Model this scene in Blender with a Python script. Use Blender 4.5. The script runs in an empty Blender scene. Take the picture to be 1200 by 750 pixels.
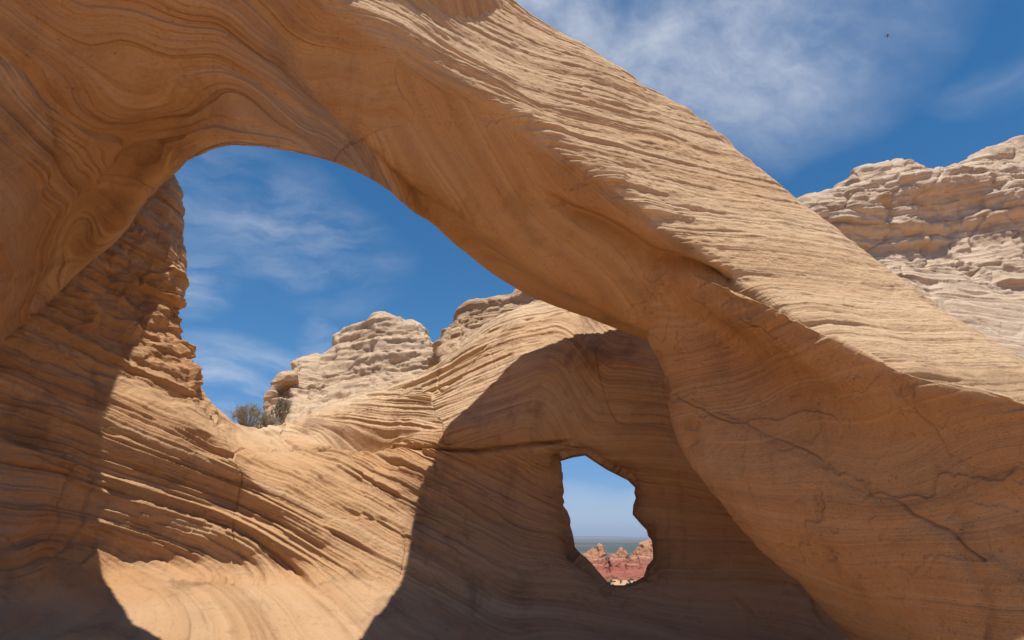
import bpy, math, random
import numpy as np

# ------------------------------------------------------------------ camera, sky, sun, exposure
scene = bpy.context.scene
PITCH = math.radians(21.0)
FPX = 667.0                                   # focal length in pixels of the 1200 px wide photo
cam_data = bpy.data.cameras.new("camera")
cam_data.sensor_width = 36.0
cam_data.lens = FPX * 36.0 / 1200.0
cam_data.clip_start = 0.05
cam_data.clip_end = 120000.0
cam = bpy.data.objects.new("camera", cam_data)
cam.rotation_euler = (math.pi / 2 + PITCH, 0, 0)
scene.collection.objects.link(cam)
scene.camera = cam

SUN_EL = math.radians(77.0)
SUN_AZ = math.radians(177.0)                  # clockwise from +Y: just right of straight behind
SUN_DIR = np.array([math.sin(SUN_AZ) * math.cos(SUN_EL), math.cos(SUN_AZ) * math.cos(SUN_EL), math.sin(SUN_EL)])
sun_data = bpy.data.lights.new("sun", "SUN")
sun_data.energy = 3.4
sun_data.angle = math.radians(0.53)
sun_data.color = (1.0, 0.935, 0.85)
sun = bpy.data.objects.new("sun", sun_data)
from mathutils import Vector
sun.rotation_euler = Vector((-SUN_DIR[0], -SUN_DIR[1], -SUN_DIR[2])).to_track_quat('-Z', 'Y').to_euler()
sun.location = (0, -10, 60)
scene.collection.objects.link(sun)

scene.view_settings.view_transform = 'Standard'
scene.view_settings.look = 'None'
scene.view_settings.exposure = 0.85
scene.view_settings.gamma = 1.0
scene.render.engine = 'CYCLES'
scene.cycles.max_bounces = 12
scene.cycles.diffuse_bounces = 9
scene.cycles.volume_bounces = 0
scene.cycles.use_denoising = True

CP, SP = math.cos(PITCH), math.sin(PITCH)


def ray(px, py):
    a = (px - 600.0) / FPX
    v = (375.0 - py) / FPX
    return np.array([a, CP - v * SP, SP + v * CP])


def W(px, py, Y):
    """the point seen at a photo pixel, Y metres in front of the camera"""
    d = ray(px, py)
    return d * (Y / d[1])


def project(P):
    d = P[..., 1] * CP + P[..., 2] * SP
    v = -P[..., 1] * SP + P[..., 2] * CP
    d = np.where(d < 0.05, 0.05, d)
    return 600 + FPX * P[..., 0] / d, 375 - FPX * v / d, d


def new(nt, kind, **kw):
    n = nt.nodes.new(kind)
    for k, v in kw.items():
        setattr(n, k, v)
    return n


# sky with thin cirrus, all laid out by direction
world = bpy.data.worlds.new("World")
scene.world = world
world.use_nodes = True
nt = world.node_tree
nt.nodes.clear()
out = new(nt, "ShaderNodeOutputWorld")
bg = new(nt, "ShaderNodeBackground")
sky = new(nt, "ShaderNodeTexSky", sky_type='NISHITA', sun_disc=False)
sky.sun_elevation = SUN_EL
sky.sun_rotation = SUN_AZ
sky.altitude = 1500
sky.air_density = 1.0
sky.dust_density = 0.25
sky.ozone_density = 3.0
SKY_STRENGTH = 0.10
bg.inputs["Strength"].default_value = SKY_STRENGTH
tc = new(nt, "ShaderNodeTexCoord")


def math_node(nt, op, a, b=None, c=None, clamp=False):
    n = nt.nodes.new("ShaderNodeMath")
    n.operation = op
    n.use_clamp = clamp
    for i, x in enumerate((a, b, c)):
        if x is None:
            continue
        if isinstance(x, (int, float)):
            n.inputs[i].default_value = x
        else:
            nt.links.new(x, n.inputs[i])
    return n.outputs[0]


def dot_node(nt, vec, d):
    n = nt.nodes.new("ShaderNodeVectorMath")
    n.operation = 'DOT_PRODUCT'
    nt.links.new(vec, n.inputs[0])
    n.inputs[1].default_value = tuple(float(x) for x in d)
    return n.outputs["Value"]


dirv = tc.outputs["Generated"]


def unit(v):
    v = np.asarray(v, float)
    return v / np.linalg.norm(v)


def lobe(px, py, rx, ry, ang, soft=1.0):
    """soft elliptical patch of sky around one direction; radii in degrees"""
    c = unit(ray(px, py))
    e1 = unit(np.cross([0, 0, 1], c) * -1)
    e2 = unit(np.cross(c, e1) * -1)
    if e2[2] < 0:
        e2 = -e2
    ca, sa = math.cos(math.radians(ang)), math.sin(math.radians(ang))
    a = (e1 * ca + e2 * sa) / math.sin(math.radians(rx))
    b = (-e1 * sa + e2 * ca) / math.sin(math.radians(ry))
    x = dot_node(nt, warped, a)
    y = dot_node(nt, warped, b)
    cx, cy = float(np.dot(c, a)), float(np.dot(c, b))
    x = math_node(nt, 'SUBTRACT', x, cx)
    y = math_node(nt, 'SUBTRACT', y, cy)
    r2 = math_node(nt, 'ADD', math_node(nt, 'MULTIPLY', x, x), math_node(nt, 'MULTIPLY', y, y))
    front = math_node(nt, 'GREATER_THAN', dot_node(nt, dirv, c), 0.3)
    m = math_node(nt, 'SUBTRACT', 1.0, r2, clamp=True)
    m = math_node(nt, 'MULTIPLY', m, front)
    return math_node(nt, 'POWER', m, soft)


wn = new(nt, "ShaderNodeTexNoise", noise_dimensions='3D')
wn.inputs["Scale"].default_value = 4.0
wn.inputs["Detail"].default_value = 6.0
wn.inputs["Roughness"].default_value = 0.55
nt.links.new(dirv, wn.inputs["Vector"])
wsub = new(nt, "ShaderNodeVectorMath", operation='SUBTRACT')
nt.links.new(wn.outputs["Color"], wsub.inputs[0])
wsub.inputs[1].default_value = (0.5, 0.5, 0.5)
wsc = new(nt, "ShaderNodeVectorMath", operation='SCALE')
nt.links.new(wsub.outputs[0], wsc.inputs[0])
wsc.inputs["Scale"].default_value = 0.13
wadd = new(nt, "ShaderNodeVectorMath", operation='ADD')
nt.links.new(dirv, wadd.inputs[0])
nt.links.new(wsc.outputs[0], wadd.inputs[1])
warped = wadd.outputs[0]


def streak_noise(scale, stretch, rot, detail=8.0, rough=0.6):
    mp = new(nt, "ShaderNodeMapping")
    mp.inputs["Rotation"].default_value = rot
    mp.inputs["Scale"].default_value = stretch
    nt.links.new(warped, mp.inputs["Vector"])
    n = new(nt, "ShaderNodeTexNoise")
    n.inputs["Scale"].default_value = scale
    n.inputs["Detail"].default_value = detail
    n.inputs["Roughness"].default_value = rough
    nt.links.new(mp.outputs[0], n.inputs["Vector"])
    return n.outputs["Fac"]


soft = streak_noise(3.2, (1, 1, 1.6), (0, 0.3, 0.0), 9, 0.55)
fine = streak_noise(5.0, (1.0, 1.0, 4.5), (0.0, -0.35, 0.0), 9, 0.62)


def total(parts):
    t = parts[0]
    for p in parts[1:]:
        t = math_node(nt, 'MAXIMUM', t, p)
    return t


def ramp(fac, lo, hi):
    n = nt.nodes.new("ShaderNodeMapRange")
    n.interpolation_type = 'SMOOTHSTEP'
    n.inputs["From Min"].default_value = lo
    n.inputs["From Max"].default_value = hi
    nt.links.new(fac, n.inputs["Value"])
    return n.outputs["Result"]


big = total([lobe(840, 15, 19.0, 15.0, -8, 1.2), lobe(960, 30, 11.5, 10.0, 20, 1.3), lobe(660, -20, 14, 10, 0, 1.2)])
fib = streak_noise(6.5, (1.0, 2.6, 1.0), (0.2, 0.1, 0.6), 10, 0.68)
big = math_node(nt, 'MULTIPLY', big, ramp(soft, 0.18, 0.80))
big = math_node(nt, 'MULTIPLY', big, math_node(nt, 'ADD', 0.55, math_node(nt, 'MULTIPLY', ramp(fib, 0.25, 0.75), 0.75)))
thin = total([
    math_node(nt, 'MULTIPLY', lobe(330, 270, 14, 6.5, -14, 1.0), 0.75),
    math_node(nt, 'MULTIPLY', lobe(225, 325, 4.0, 4.5, 30, 1.0), 0.9),
    math_node(nt, 'MULTIPLY', lobe(280, 450, 11, 5.0, 4, 0.8), 1.0),
    math_node(nt, 'MULTIPLY', lobe(380, 390, 3.0, 2.2, -50, 1.0), 0.8),
    math_node(nt, 'MULTIPLY', lobe(1180, 85, 6.0, 2.0, -6, 1.0), 0.3),
    math_node(nt, 'MULTIPLY', lobe(250, 200, 9, 5, -10, 1.0), 0.55),
])
thin = math_node(nt, 'MULTIPLY', thin, ramp(fine, 0.28, 0.85))
low = math_node(nt, 'MULTIPLY', lobe(700, 612, 20, 3.2, 0, 0.8), 0.3)
cloud = math_node(nt, 'ADD', math_node(nt, 'MULTIPLY', big, 0.85), math_node(nt, 'MULTIPLY', thin, 0.62))
cloud = math_node(nt, 'MAXIMUM', cloud, low, clamp=True)
hs = new(nt, "ShaderNodeHueSaturation")
hs.inputs["Hue"].default_value = 0.494
hs.inputs["Saturation"].default_value = 1.30
hs.inputs["Value"].default_value = 0.71
nt.links.new(sky.outputs[0], hs.inputs["Color"])
mix = new(nt, "ShaderNodeMix", data_type='RGBA')
nt.links.new(cloud, mix.inputs[0])
sepz = new(nt, "ShaderNodeSeparateXYZ")
nt.links.new(dirv, sepz.inputs[0])
hz = new(nt, "ShaderNodeMix", data_type='RGBA', blend_type='MULTIPLY')
hzf = new(nt, "ShaderNodeMapRange", interpolation_type='SMOOTHSTEP')
for k_, v_ in (("From Min", 0.30), ("From Max", 0.0), ("To Min", 0.0), ("To Max", 1.0)):
    hzf.inputs[k_].default_value = v_
nt.links.new(sepz.outputs["Z"], hzf.inputs["Value"])
nt.links.new(hzf.outputs["Result"], hz.inputs[0])
nt.links.new(hs.outputs[0], hz.inputs[6])
hz.inputs[7].default_value = (0.42, 0.53, 0.78, 1)
nt.links.new(hz.outputs[2], mix.inputs[6])
CL = 0.47 / SKY_STRENGTH
mix.inputs[7].default_value = (CL * 0.93, CL * 0.97, CL * 1.04, 1)
nt.links.new(mix.outputs[2], bg.inputs["Color"])
nt.links.new(bg.outputs[0], out.inputs["Surface"])

# ------------------------------------------------------------------ numeric helpers


def _hash(ix, iy, iz, seed):
    h = (ix.astype(np.uint32) * np.uint32(374761393) + iy.astype(np.uint32) * np.uint32(668265263)
         + iz.astype(np.uint32) * np.uint32(2246822519) + np.uint32((seed * 3266489917) & 0xffffffff))
    h = (h ^ (h >> np.uint32(13))) * np.uint32(1274126177)
    h = h ^ (h >> np.uint32(16))
    return (h & np.uint32(0xffffff)).astype(np.float32) / np.float32(0xffffff)


def noise3(P, seed=0):
    """smooth value noise, -1..1"""
    P = np.asarray(P, np.float32)
    F = np.floor(P)
    t = P - F
    t = t * t * t * (t * (t * 6 - 15) + 10)
    I = F.astype(np.int64)
    r = 0
    for dx in (0, 1):
        wx = t[:, 0] if dx else 1 - t[:, 0]
        for dy in (0, 1):
            wy = t[:, 1] if dy else 1 - t[:, 1]
            for dz in (0, 1):
                wz = t[:, 2] if dz else 1 - t[:, 2]
                r = r + wx * wy * wz * _hash(I[:, 0] + dx, I[:, 1] + dy, I[:, 2] + dz, seed)
    return r * 2 - 1


def fbm(P, octaves=4, seed=0, gain=0.5):
    r, a, f = 0, 1.0, 1.0
    for o in range(octaves):
        r = r + a * noise3(P * f + o * 17.3, seed + o)
        a *= gain
        f *= 2.03
    return r


def rand1(i, seed):
    z = np.zeros_like(i)
    return _hash(i, z, z + 7, seed)


def sstep(a, b, x):
    t = np.clip((x - a) / (b - a), 0, 1)
    return t * t * (3 - 2 * t)


def layer(s, seed, sharp=0.25, groove=0.0, gp=6):
    """a stack of beds of random stand-out: -1..1, unit thickness"""
    i = np.floor(s).astype(np.int64)
    t = s - np.floor(s)
    r0 = rand1(i, seed) * 2 - 1
    r1 = rand1(i + 1, seed) * 2 - 1
    v = r0 + (r1 - r0) * sstep(1 - sharp, 1.0, t)
    if groove:
        v = v - groove * np.abs(2 * t - 1) ** gp
    return v


def _row(i, a, b, seed, sharp):
    """stand-out of the blocks of bed i along two joint directions"""
    a = a + 7.31 * rand1(i, seed + 5)
    b = b + 5.77 * rand1(i, seed + 6)
    fa, fb = np.floor(a), np.floor(b)
    ta, tb = sstep(1 - sharp, 1, a - fa), sstep(1 - sharp, 1, b - fb)
    ia, ib = fa.astype(np.int64), fb.astype(np.int64)
    r = 0
    for da in (0, 1):
        for db in (0, 1):
            w = (ta if da else 1 - ta) * (tb if db else 1 - tb)
            r = r + w * _hash(i, ia + da, ib + db, seed)
    return r * 2 - 1


def blocks(s, a, b, seed, sharp=0.12):
    """jointed beds: every bed is broken into blocks that stand out by different amounts, -1..1"""
    f = np.floor(s)
    i = f.astype(np.int64)
    t = sstep(1 - sharp, 1, s - f)
    return _row(i, a, b, seed, sharp) * (1 - t) + _row(i + 1, a, b, seed, sharp) * t


def worley(P, seed=0):
    P = np.asarray(P, np.float32)
    F = np.floor(P)
    I = F.astype(np.int64)
    f1 = np.full(len(P), 9.0, np.float32)
    f2 = np.full(len(P), 9.0, np.float32)
    for dx in (-1, 0, 1):
        for dy in (-1, 0, 1):
            for dz in (-1, 0, 1):
                c = I + np.array([dx, dy, dz])
                q = np.stack([_hash(c[:, 0], c[:, 1], c[:, 2], seed + k) for k in range(3)], 1)
                d = np.sqrt((((c + q) - P) ** 2).sum(1))
                f2 = np.minimum(f2, np.maximum(f1, d))
                f1 = np.minimum(f1, d)
    return f1, f2


def poly_dist(px, py, poly):
    """distance in photo pixels to an open polyline"""
    best = np.full(px.shape, 1e9, np.float32)
    for (x0, y0), (x1, y1) in zip(poly[:-1], poly[1:]):
        dx, dy = x1 - x0, y1 - y0
        t = np.clip(((px - x0) * dx + (py - y0) * dy) / (dx * dx + dy * dy), 0, 1)
        best = np.minimum(best, np.hypot(px - (x0 + t * dx), py - (y0 + t * dy)))
    return best


def inside_poly(px, py, poly):
    r = np.zeros(px.shape, bool)
    n = len(poly)
    for k in range(n):
        x0, y0 = poly[k]
        x1, y1 = poly[(k + 1) % n]
        if y0 == y1:
            continue
        r ^= ((y0 > py) != (y1 > py)) & (px < (x1 - x0) * (py - y0) / (y1 - y0) + x0)
    return r


def snap_poly(px, py, poly):
    bd = np.full(px.shape, 1e9)
    bx, by = px.copy(), py.copy()
    n = len(poly)
    for k in range(n):
        x0, y0 = poly[k]
        x1, y1 = poly[(k + 1) % n]
        dx, dy = x1 - x0, y1 - y0
        t = np.clip(((px - x0) * dx + (py - y0) * dy) / (dx * dx + dy * dy), 0, 1)
        qx, qy = x0 + t * dx, y0 + t * dy
        d = np.hypot(px - qx, py - qy)
        m = d < bd
        bd = np.where(m, d, bd)
        bx = np.where(m, qx, bx)
        by = np.where(m, qy, by)
    return bx, by


def cr_axis0(C, counts, closed=False):
    """Catmull-Rom through the first axis; counts = samples per span"""
    n = C.shape[0]
    spans = n if closed else n - 1
    out_ = []
    par = []
    for i in range(spans):
        if closed:
            p0, p1, p2, p3 = C[(i - 1) % n], C[i], C[(i + 1) % n], C[(i + 2) % n]
        else:
            p1, p2 = C[i], C[i + 1]
            p0 = C[i - 1] if i > 0 else 2 * p1 - p2
            p3 = C[i + 2] if i + 2 < n else 2 * p2 - p1
        # finite-difference tangents limited so uneven spacing does not overshoot
        d0 = np.linalg.norm(p1 - p0, axis=-1, keepdims=True) + 1e-6
        d1 = np.linalg.norm(p2 - p1, axis=-1, keepdims=True) + 1e-6
        d2 = np.linalg.norm(p3 - p2, axis=-1, keepdims=True) + 1e-6
        m1 = ((p1 - p0) / d0 * d1 + (p2 - p1) / d1 * d0) / (d0 + d1) * d1
        m2 = ((p2 - p1) / d1 * d2 + (p3 - p2) / d2 * d1) / (d1 + d2) * d1
        k = counts[i]
        t = np.arange(k) / k
        t = t.reshape((-1,) + (1,) * (C.ndim - 1))
        h00, h10 = 2 * t ** 3 - 3 * t ** 2 + 1, t ** 3 - 2 * t ** 2 + t
        h01, h11 = -2 * t ** 3 + 3 * t ** 2, t ** 3 - t ** 2
        out_.append(h00 * p1 + h10 * m1 + h01 * p2 + h11 * m2)
        par.append(i + np.arange(k) / k)
    if not closed:
        out_.append(C[-1:])
        par.append(np.array([n - 1.0]))
    return np.concatenate(out_, 0), np.concatenate(par)


def span_counts(C, axis, step, closed=False, mask=None, coarse=8.0, cap=400):
    """samples per span so that one sample is about `step` photo pixels on visible spans"""
    if axis == 1:
        C = np.swapaxes(C, 0, 1)
    n = C.shape[0]
    spans = n if closed else n - 1
    r = []
    for i in range(spans):
        a, b = C[i], C[(i + 1) % n]
        d = np.maximum(np.linalg.norm((a + b) / 2, axis=-1), 3.5)
        mx, my, _ = project((a + b) / 2)
        seen = (mx > -160) & (mx < 1360) & (my > -160) & (my < 910)
        L = np.linalg.norm(b - a, axis=-1) / d * FPX
        ln = max((L * seen).max(), L.max() / 8)
        st = step if (mask is None or mask[i]) else step * coarse
        r.append(int(min(cap, max(2, math.ceil(ln / st)))))
    return r


def upsample(C, step, closed_v=False, vis_u=None, vis_v=None, coarse=8.0):
    cu = span_counts(C, 0, step, False, vis_u, coarse)
    cv = span_counts(C, 1, step, closed_v, vis_v, coarse)
    G, pu = cr_axis0(C, cu)
    G2, pv = cr_axis0(np.swapaxes(G, 0, 1), cv, closed_v)
    return np.swapaxes(G2, 0, 1), pu, pv


def grid_normals(G, closed_v=False):
    du = np.gradient(G, axis=0)
    if closed_v:
        dv = (np.roll(G, -1, 1) - np.roll(G, 1, 1)) / 2
    else:
        dv = np.gradient(G, axis=1)
    N = np.cross(du, dv)
    ln = np.linalg.norm(N, axis=-1, keepdims=True)
    return N / np.maximum(ln, 1e-9)


COL = scene.collection


def link_mesh(name, V, quads, mat, attrs=None, parent=None, smooth=True, tris=None):
    me = bpy.data.meshes.new(name)
    V = np.asarray(V, np.float32).reshape(-1, 3)
    q = np.asarray(quads, np.int32).reshape(-1, 4)
    nq = len(q)
    me.vertices.add(len(V))
    me.vertices.foreach_set("co", V.ravel())
    me.loops.add(nq * 4)
    me.loops.foreach_set("vertex_index", q.ravel())
    me.polygons.add(nq)
    me.polygons.foreach_set("loop_start", np.arange(nq, dtype=np.int32) * 4)
    me.polygons.foreach_set("use_smooth", np.full(nq, smooth, bool))
    me.update(calc_edges=True)
    me.validate()
    for k, a in (attrs or {}).items():
        at = me.attributes.new(k, 'FLOAT', 'POINT')
        at.data.foreach_set("value", np.asarray(a, np.float32).ravel())
    if mat is not None:
        me.materials.append(mat)
    o = bpy.data.objects.new(name, me)
    COL.objects.link(o)
    if parent is not None:
        o.parent = parent
    return o


def grid_quads(nu, nv, closed_v=False, base=0):
    i = np.arange(nu - 1)[:, None]
    j = np.arange(nv if closed_v else nv - 1)[None, :]
    j2 = (j + 1) % nv
    a = i * nv + j
    b = (i + 1) * nv + j
    c = (i + 1) * nv + j2
    d = i * nv + j2
    return np.stack([a, b, c, d], -1) + base


def rock(name, C, step, relief, mat, closed_v=False, vis_u=None, vis_v=None, parent=None, hole=None, solid=0.0,
         facing_rows=None, coarse=8.0):
    """sweep a control net into a fine sheet, carve its relief along the normals, link it"""
    G, pu, pv = upsample(np.asarray(C, float), step, closed_v, vis_u, vis_v, coarse)
    nu, nv = G.shape[:2]
    N = grid_normals(G, closed_v)
    rows = np.ones(nv, bool) if facing_rows is None else (pv >= facing_rows[0]) & (pv <= facing_rows[1])
    face = (N * -G).sum(-1)[:, rows].mean()
    flip = face < 0
    if flip:
        N = -N
    P = G.reshape(-1, 3)
    Nf = N.reshape(-1, 3)
    U = np.repeat(pu, nv)
    V = np.tile(pv, nu)
    qx, qy, _ = project(P)
    if hole is not None:
        hc = np.array([703.0, 612.0])
        wide = [tuple(hc + (np.array(p) - hc) * (1.055, 1.04) + (1.5, 0.6)) for p in hole]
        sill, hole = hole, wide
        ins = inside_poly(qx, qy, hole).reshape(nu, nv)
        cell = ins[:-1, :-1] & ins[1:, :-1] & ins[1:, 1:] & ins[:-1, 1:]
    disp, bed, pale = relief(P, Nf, U, V, qx, qy)
    P2 = P + Nf * disp[:, None]
    quads = grid_quads(nu, nv, closed_v)
    if hole is None:
        q = quads.reshape(-1, 4)
        if flip:
            q = q[:, ::-1]
        return link_mesh(name, P2, q, mat, {"bed": bed, "pale": pale}, parent)
    keep = ~cell
    # vertices on the rim of the hole are drawn onto its outline
    border = np.zeros((nu, nv), bool)
    for di in (0, 1):
        for dj in (0, 1):
            border[di:nu - 1 + di, dj:nv - 1 + dj] |= cell
    kept = np.zeros((nu, nv), bool)
    for di in (0, 1):
        for dj in (0, 1):
            kept[di:nu - 1 + di, dj:nv - 1 + dj] |= keep
    rim = (border & kept).ravel()
    idx = np.nonzero(rim)[0]
    rx, ry, _ = project(P2[idx])
    sx, sy = snap_poly(rx, ry, hole)
    for k, vi in enumerate(idx):
        P2[vi] = W(sx[k], sy[k], P2[vi, 1])
    q = quads[keep]
    if flip:
        q = q[:, ::-1]
    n = len(P2)
    # tunnel through the rock along the opening
    edges = {}
    for f in q:
        for a, b in zip(f, np.roll(f, -1)):
            edges[(int(a), int(b))] = True
    rim_edges = [(a, b) for (a, b) in edges if rim[a] and rim[b] and (b, a) not in edges]
    ids = sorted({v for e in rim_edges for v in e})
    pos = {v: k for k, v in enumerate(ids)}
    base = P2[ids]
    cen = base.mean(0)
    vs, qs, bd, pl = [P2], [q], [bed], [pale]
    prev = np.array(ids)
    off = n
    rings = 14
    for r in range(1, rings + 1):
        t = r / rings
        # the opening narrows through the thickness of the wall, then widens again behind
        k1 = min(1.0, t / 0.55)
        k1 = k1 * k1 * (3 - 2 * k1)
        bx, by, _ = project(base)
        tx = hc[0] + (bx - 1.5 - hc[0]) / 1.055
        ty = hc[1] + (by - 0.6 - hc[1]) / 1.04
        jx = 1.6 * noise3(base * 3.1, 94) * math.sin(min(1, t * 1.6) * 1.57)
        fl = 1 + 0.35 * max(0.0, t - 0.6) ** 1.2
        rx_, ry_ = bx + (tx - bx) * k1 + jx * 0.5, by + (ty - by) * k1
        rx_, ry_ = hc[0] + (rx_ - hc[0]) * fl, hc[1] + (ry_ - hc[1]) * fl
        ring = np.array([W(rx_[q_], ry_[q_], base[q_, 1] + solid * t) for q_ in range(len(base))])
        vs.append(ring)
        cur = np.arange(off, off + len(ids))
        e = np.array([(pos[a], pos[b]) for a, b in rim_edges])
        qs.append(np.stack([prev[e[:, 1]], prev[e[:, 0]], cur[e[:, 0]], cur[e[:, 1]]], 1))
        bd.append(bed[ids] + 0 * t)
        pl.append(pale[ids])
        prev = cur
        off += len(ids)
    return link_mesh(name, np.concatenate(vs), np.concatenate(qs), mat,
                     {"bed": np.concatenate(bd), "pale": np.concatenate(pl)}, parent)


def net(rows):
    """rows of (px, py, Y) or ('w', x, y, z) into control points"""
    r = []
    for row in rows:
        r.append([np.array(p[1:], float) if p[0] == 'w' else W(*p) for p in row])
    return np.array(r)


def tag(o, label=None, cat=None, group=None, kind=None):
    if label: o["label"] = label
    if cat: o["category"] = cat
    if group: o["group"] = group
    if kind: o["kind"] = kind
    return o


def empty(name, loc):
    o = bpy.data.objects.new(name, None)
    o.location = loc
    COL.objects.link(o)
    return o


# ------------------------------------------------------------------ materials


def sandstone(name, base, band, pale, dark, lam=9.0, bump=1.0, stain=0.3, contrast=1.0):
    """bedded sandstone: bed = height through the bedding in metres, pale = bleached rock"""
    m = bpy.data.materials.new(name)
    m.use_nodes = True
    nt = m.node_tree
    nt.nodes.clear()
    L = nt.links.new
    o = new(nt, "ShaderNodeOutputMaterial")
    b = new(nt, "ShaderNodeBsdfPrincipled")
    b.inputs["Roughness"].default_value = 0.92
    b.inputs["Specular IOR Level"].default_value = 0.15
    L(b.outputs[0], o.inputs["Surface"])
    ab = new(nt, "ShaderNodeAttribute", attribute_name="bed")
    ap = new(nt, "ShaderNodeAttribute", attribute_name="pale")
    tcn = new(nt, "ShaderNodeTexCoord")
    obj = tcn.outputs["Object"]

    def tex(scale, detail=6, rough=0.6, vec=obj, dist=0.0):
        n = new(nt, "ShaderNodeTexNoise")
        n.inputs["Scale"].default_value = scale
        n.inputs["Detail"].default_value = detail
        n.inputs["Roughness"].default_value = rough
        n.inputs["Distortion"].default_value = dist
        L(vec, n.inputs["Vector"])
        return n.outputs["Fac"]

    def tex1(scale, w, detail=4, rough=0.6):
        n = new(nt, "ShaderNodeTexNoise", noise_dimensions='1D')
        n.inputs["Scale"].default_value = scale
        n.inputs["Detail"].default_value = detail
        n.inputs["Roughness"].default_value = rough
        L(w, n.inputs["W"])
        return n.outputs["Fac"]

    def mr(f, lo, hi, a=0.0, bb=1.0):
        n = new(nt, "ShaderNodeMapRange", interpolation_type='SMOOTHSTEP')
        for k, v in (("From Min", lo), ("From Max", hi), ("To Min", a), ("To Max", bb)):
            n.inputs[k].default_value = v
        L(f, n.inputs["Value"])
        return n.outputs["Result"]

    def mixc(f, c1, c2, blend='MIX'):
        n = new(nt, "ShaderNodeMix", data_type='RGBA', blend_type=blend)
        if isinstance(f, float):
            n.inputs[0].default_value = f
        else:
            L(f, n.inputs[0])
        for c, k in ((c1, 6), (c2, 7)):
            if isinstance(c, tuple):
                n.inputs[k].default_value = c + (1,)
            else:
                L(c, n.inputs[k])
        return n.outputs[2]

    # waviness of the bedding so lines are never ruler straight
    wv = tex(0.9, 5, 0.55)
    wv2 = tex(7.0, 4, 0.6)
    w = math_node(nt, 'ADD', ab.outputs["Fac"], math_node(nt, 'MULTIPLY', wv, 0.035))
    w = math_node(nt, 'ADD', w, math_node(nt, 'MULTIPLY', wv2, 0.012))
    broad = tex1(1.1, w, 3, 0.55)
    mid = tex1(lam * 0.5, w, 3, 0.6)
    finel = tex1(lam * 1.8, w, 4, 0.65)
    patch = tex(0.55, 6, 0.6)
    c = mixc(mr(broad, 0.36, 0.66), base, band)
    c = mixc(math_node(nt, 'MULTIPLY', mr(patch, 0.4, 0.7), 0.5), c, band)
    sets = tex1(3.1, w, 2, 0.5)
    c = mixc(math_node(nt, 'MULTIPLY', mr(sets, 0.52, 0.66), 0.22), c, pale)
    c = mixc(math_node(nt, 'MULTIPLY', mr(sets, 0.46, 0.34), 0.45), c, tuple(0.8 * x for x in band))
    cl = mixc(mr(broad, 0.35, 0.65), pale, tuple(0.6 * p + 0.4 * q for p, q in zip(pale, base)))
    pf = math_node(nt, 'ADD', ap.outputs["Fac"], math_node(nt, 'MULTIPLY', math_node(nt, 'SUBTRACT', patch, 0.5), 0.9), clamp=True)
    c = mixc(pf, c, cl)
    # laminae: thin darker and lighter seams that come and go along the bed
    fade = mr(tex(0.8, 4, 0.55), 0.34, 0.62, 0.25, 1.0)
    lamf = math_node(nt, 'MULTIPLY', mr(mid, 0.40, 0.62), fade)
    c = mixc(math_node(nt, 'MULTIPLY', lamf, 0.34 * contrast), c, dark)
    seam = math_node(nt, 'MULTIPLY', mr(finel, 0.55, 0.72), fade)
    c = mixc(math_node(nt, 'MULTIPLY', seam, 0.42 * contrast), c, dark)
    lite = math_node(nt, 'MULTIPLY', mr(finel, 0.45, 0.28), fade)
    c = mixc(math_node(nt, 'MULTIPLY', lite, 0.22), c, pale)
    # weathering stains, lichen specks and desert varnish with shapes of their own
    mp = new(nt, "ShaderNodeMapping")
    mp.inputs["Scale"].default_value = (1.0, 1.0, 0.22)
    L(obj, mp.inputs["Vector"])
    st = tex(0.75, 7, 0.62, mp.outputs[0], 0.4)
    st2 = tex(2.3, 8, 0.68)
    c = mixc(math_node(nt, 'MULTIPLY', mr(st2, 0.55, 0.72), stain * 0.8), c, tuple(x * 0.7 for x in dark))
    wash = tex(0.35, 5, 0.6)
    c = mixc(math_node(nt, 'MULTIPLY', mr(wash, 0.50, 0.68), 0.14), c, pale)
    c = mixc(math_node(nt, 'MULTIPLY', mr(st, 0.54, 0.68), stain), c, tuple(x * 0.55 for x in dark))
    sp = tex(30.0, 4, 0.7)
    c = mixc(mr(sp, 0.62, 0.75, 0.0, 0.35), c, tuple(x * 0.6 for x in dark))
    gr = tex(90.0, 3, 0.7)
    c = mixc(mr(gr, 0.35, 0.65, 0.0, 0.14), c, tuple(min(1, x * 1.25) for x in pale))
    L(c, b.inputs["Base Color"])
    # bump
    h = math_node(nt, 'ADD', math_node(nt, 'MULTIPLY', mid, 0.55), math_node(nt, 'MULTIPLY', finel, 0.45))
    h = math_node(nt, 'MULTIPLY', h, math_node(nt, 'MULTIPLY', fade, 1.0))
    h = math_node(nt, 'ADD', h, math_node(nt, 'MULTIPLY', tex(11.0, 9, 0.74), 0.75))
    h = math_node(nt, 'ADD', h, math_node(nt, 'MULTIPLY', gr, 0.14))
    h = math_node(nt, 'ADD', h, math_node(nt, 'MULTIPLY', mr(sp, 0.60, 0.78), -0.35))
    bm = new(nt, "ShaderNodeBump")
    bm.inputs["Strength"].default_value = 0.9
    bm.inputs["Distance"].default_value = 0.05 * bump
    L(h, bm.inputs["Height"])
    L(bm.outputs[0], b.inputs["Normal"])
    return m


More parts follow.
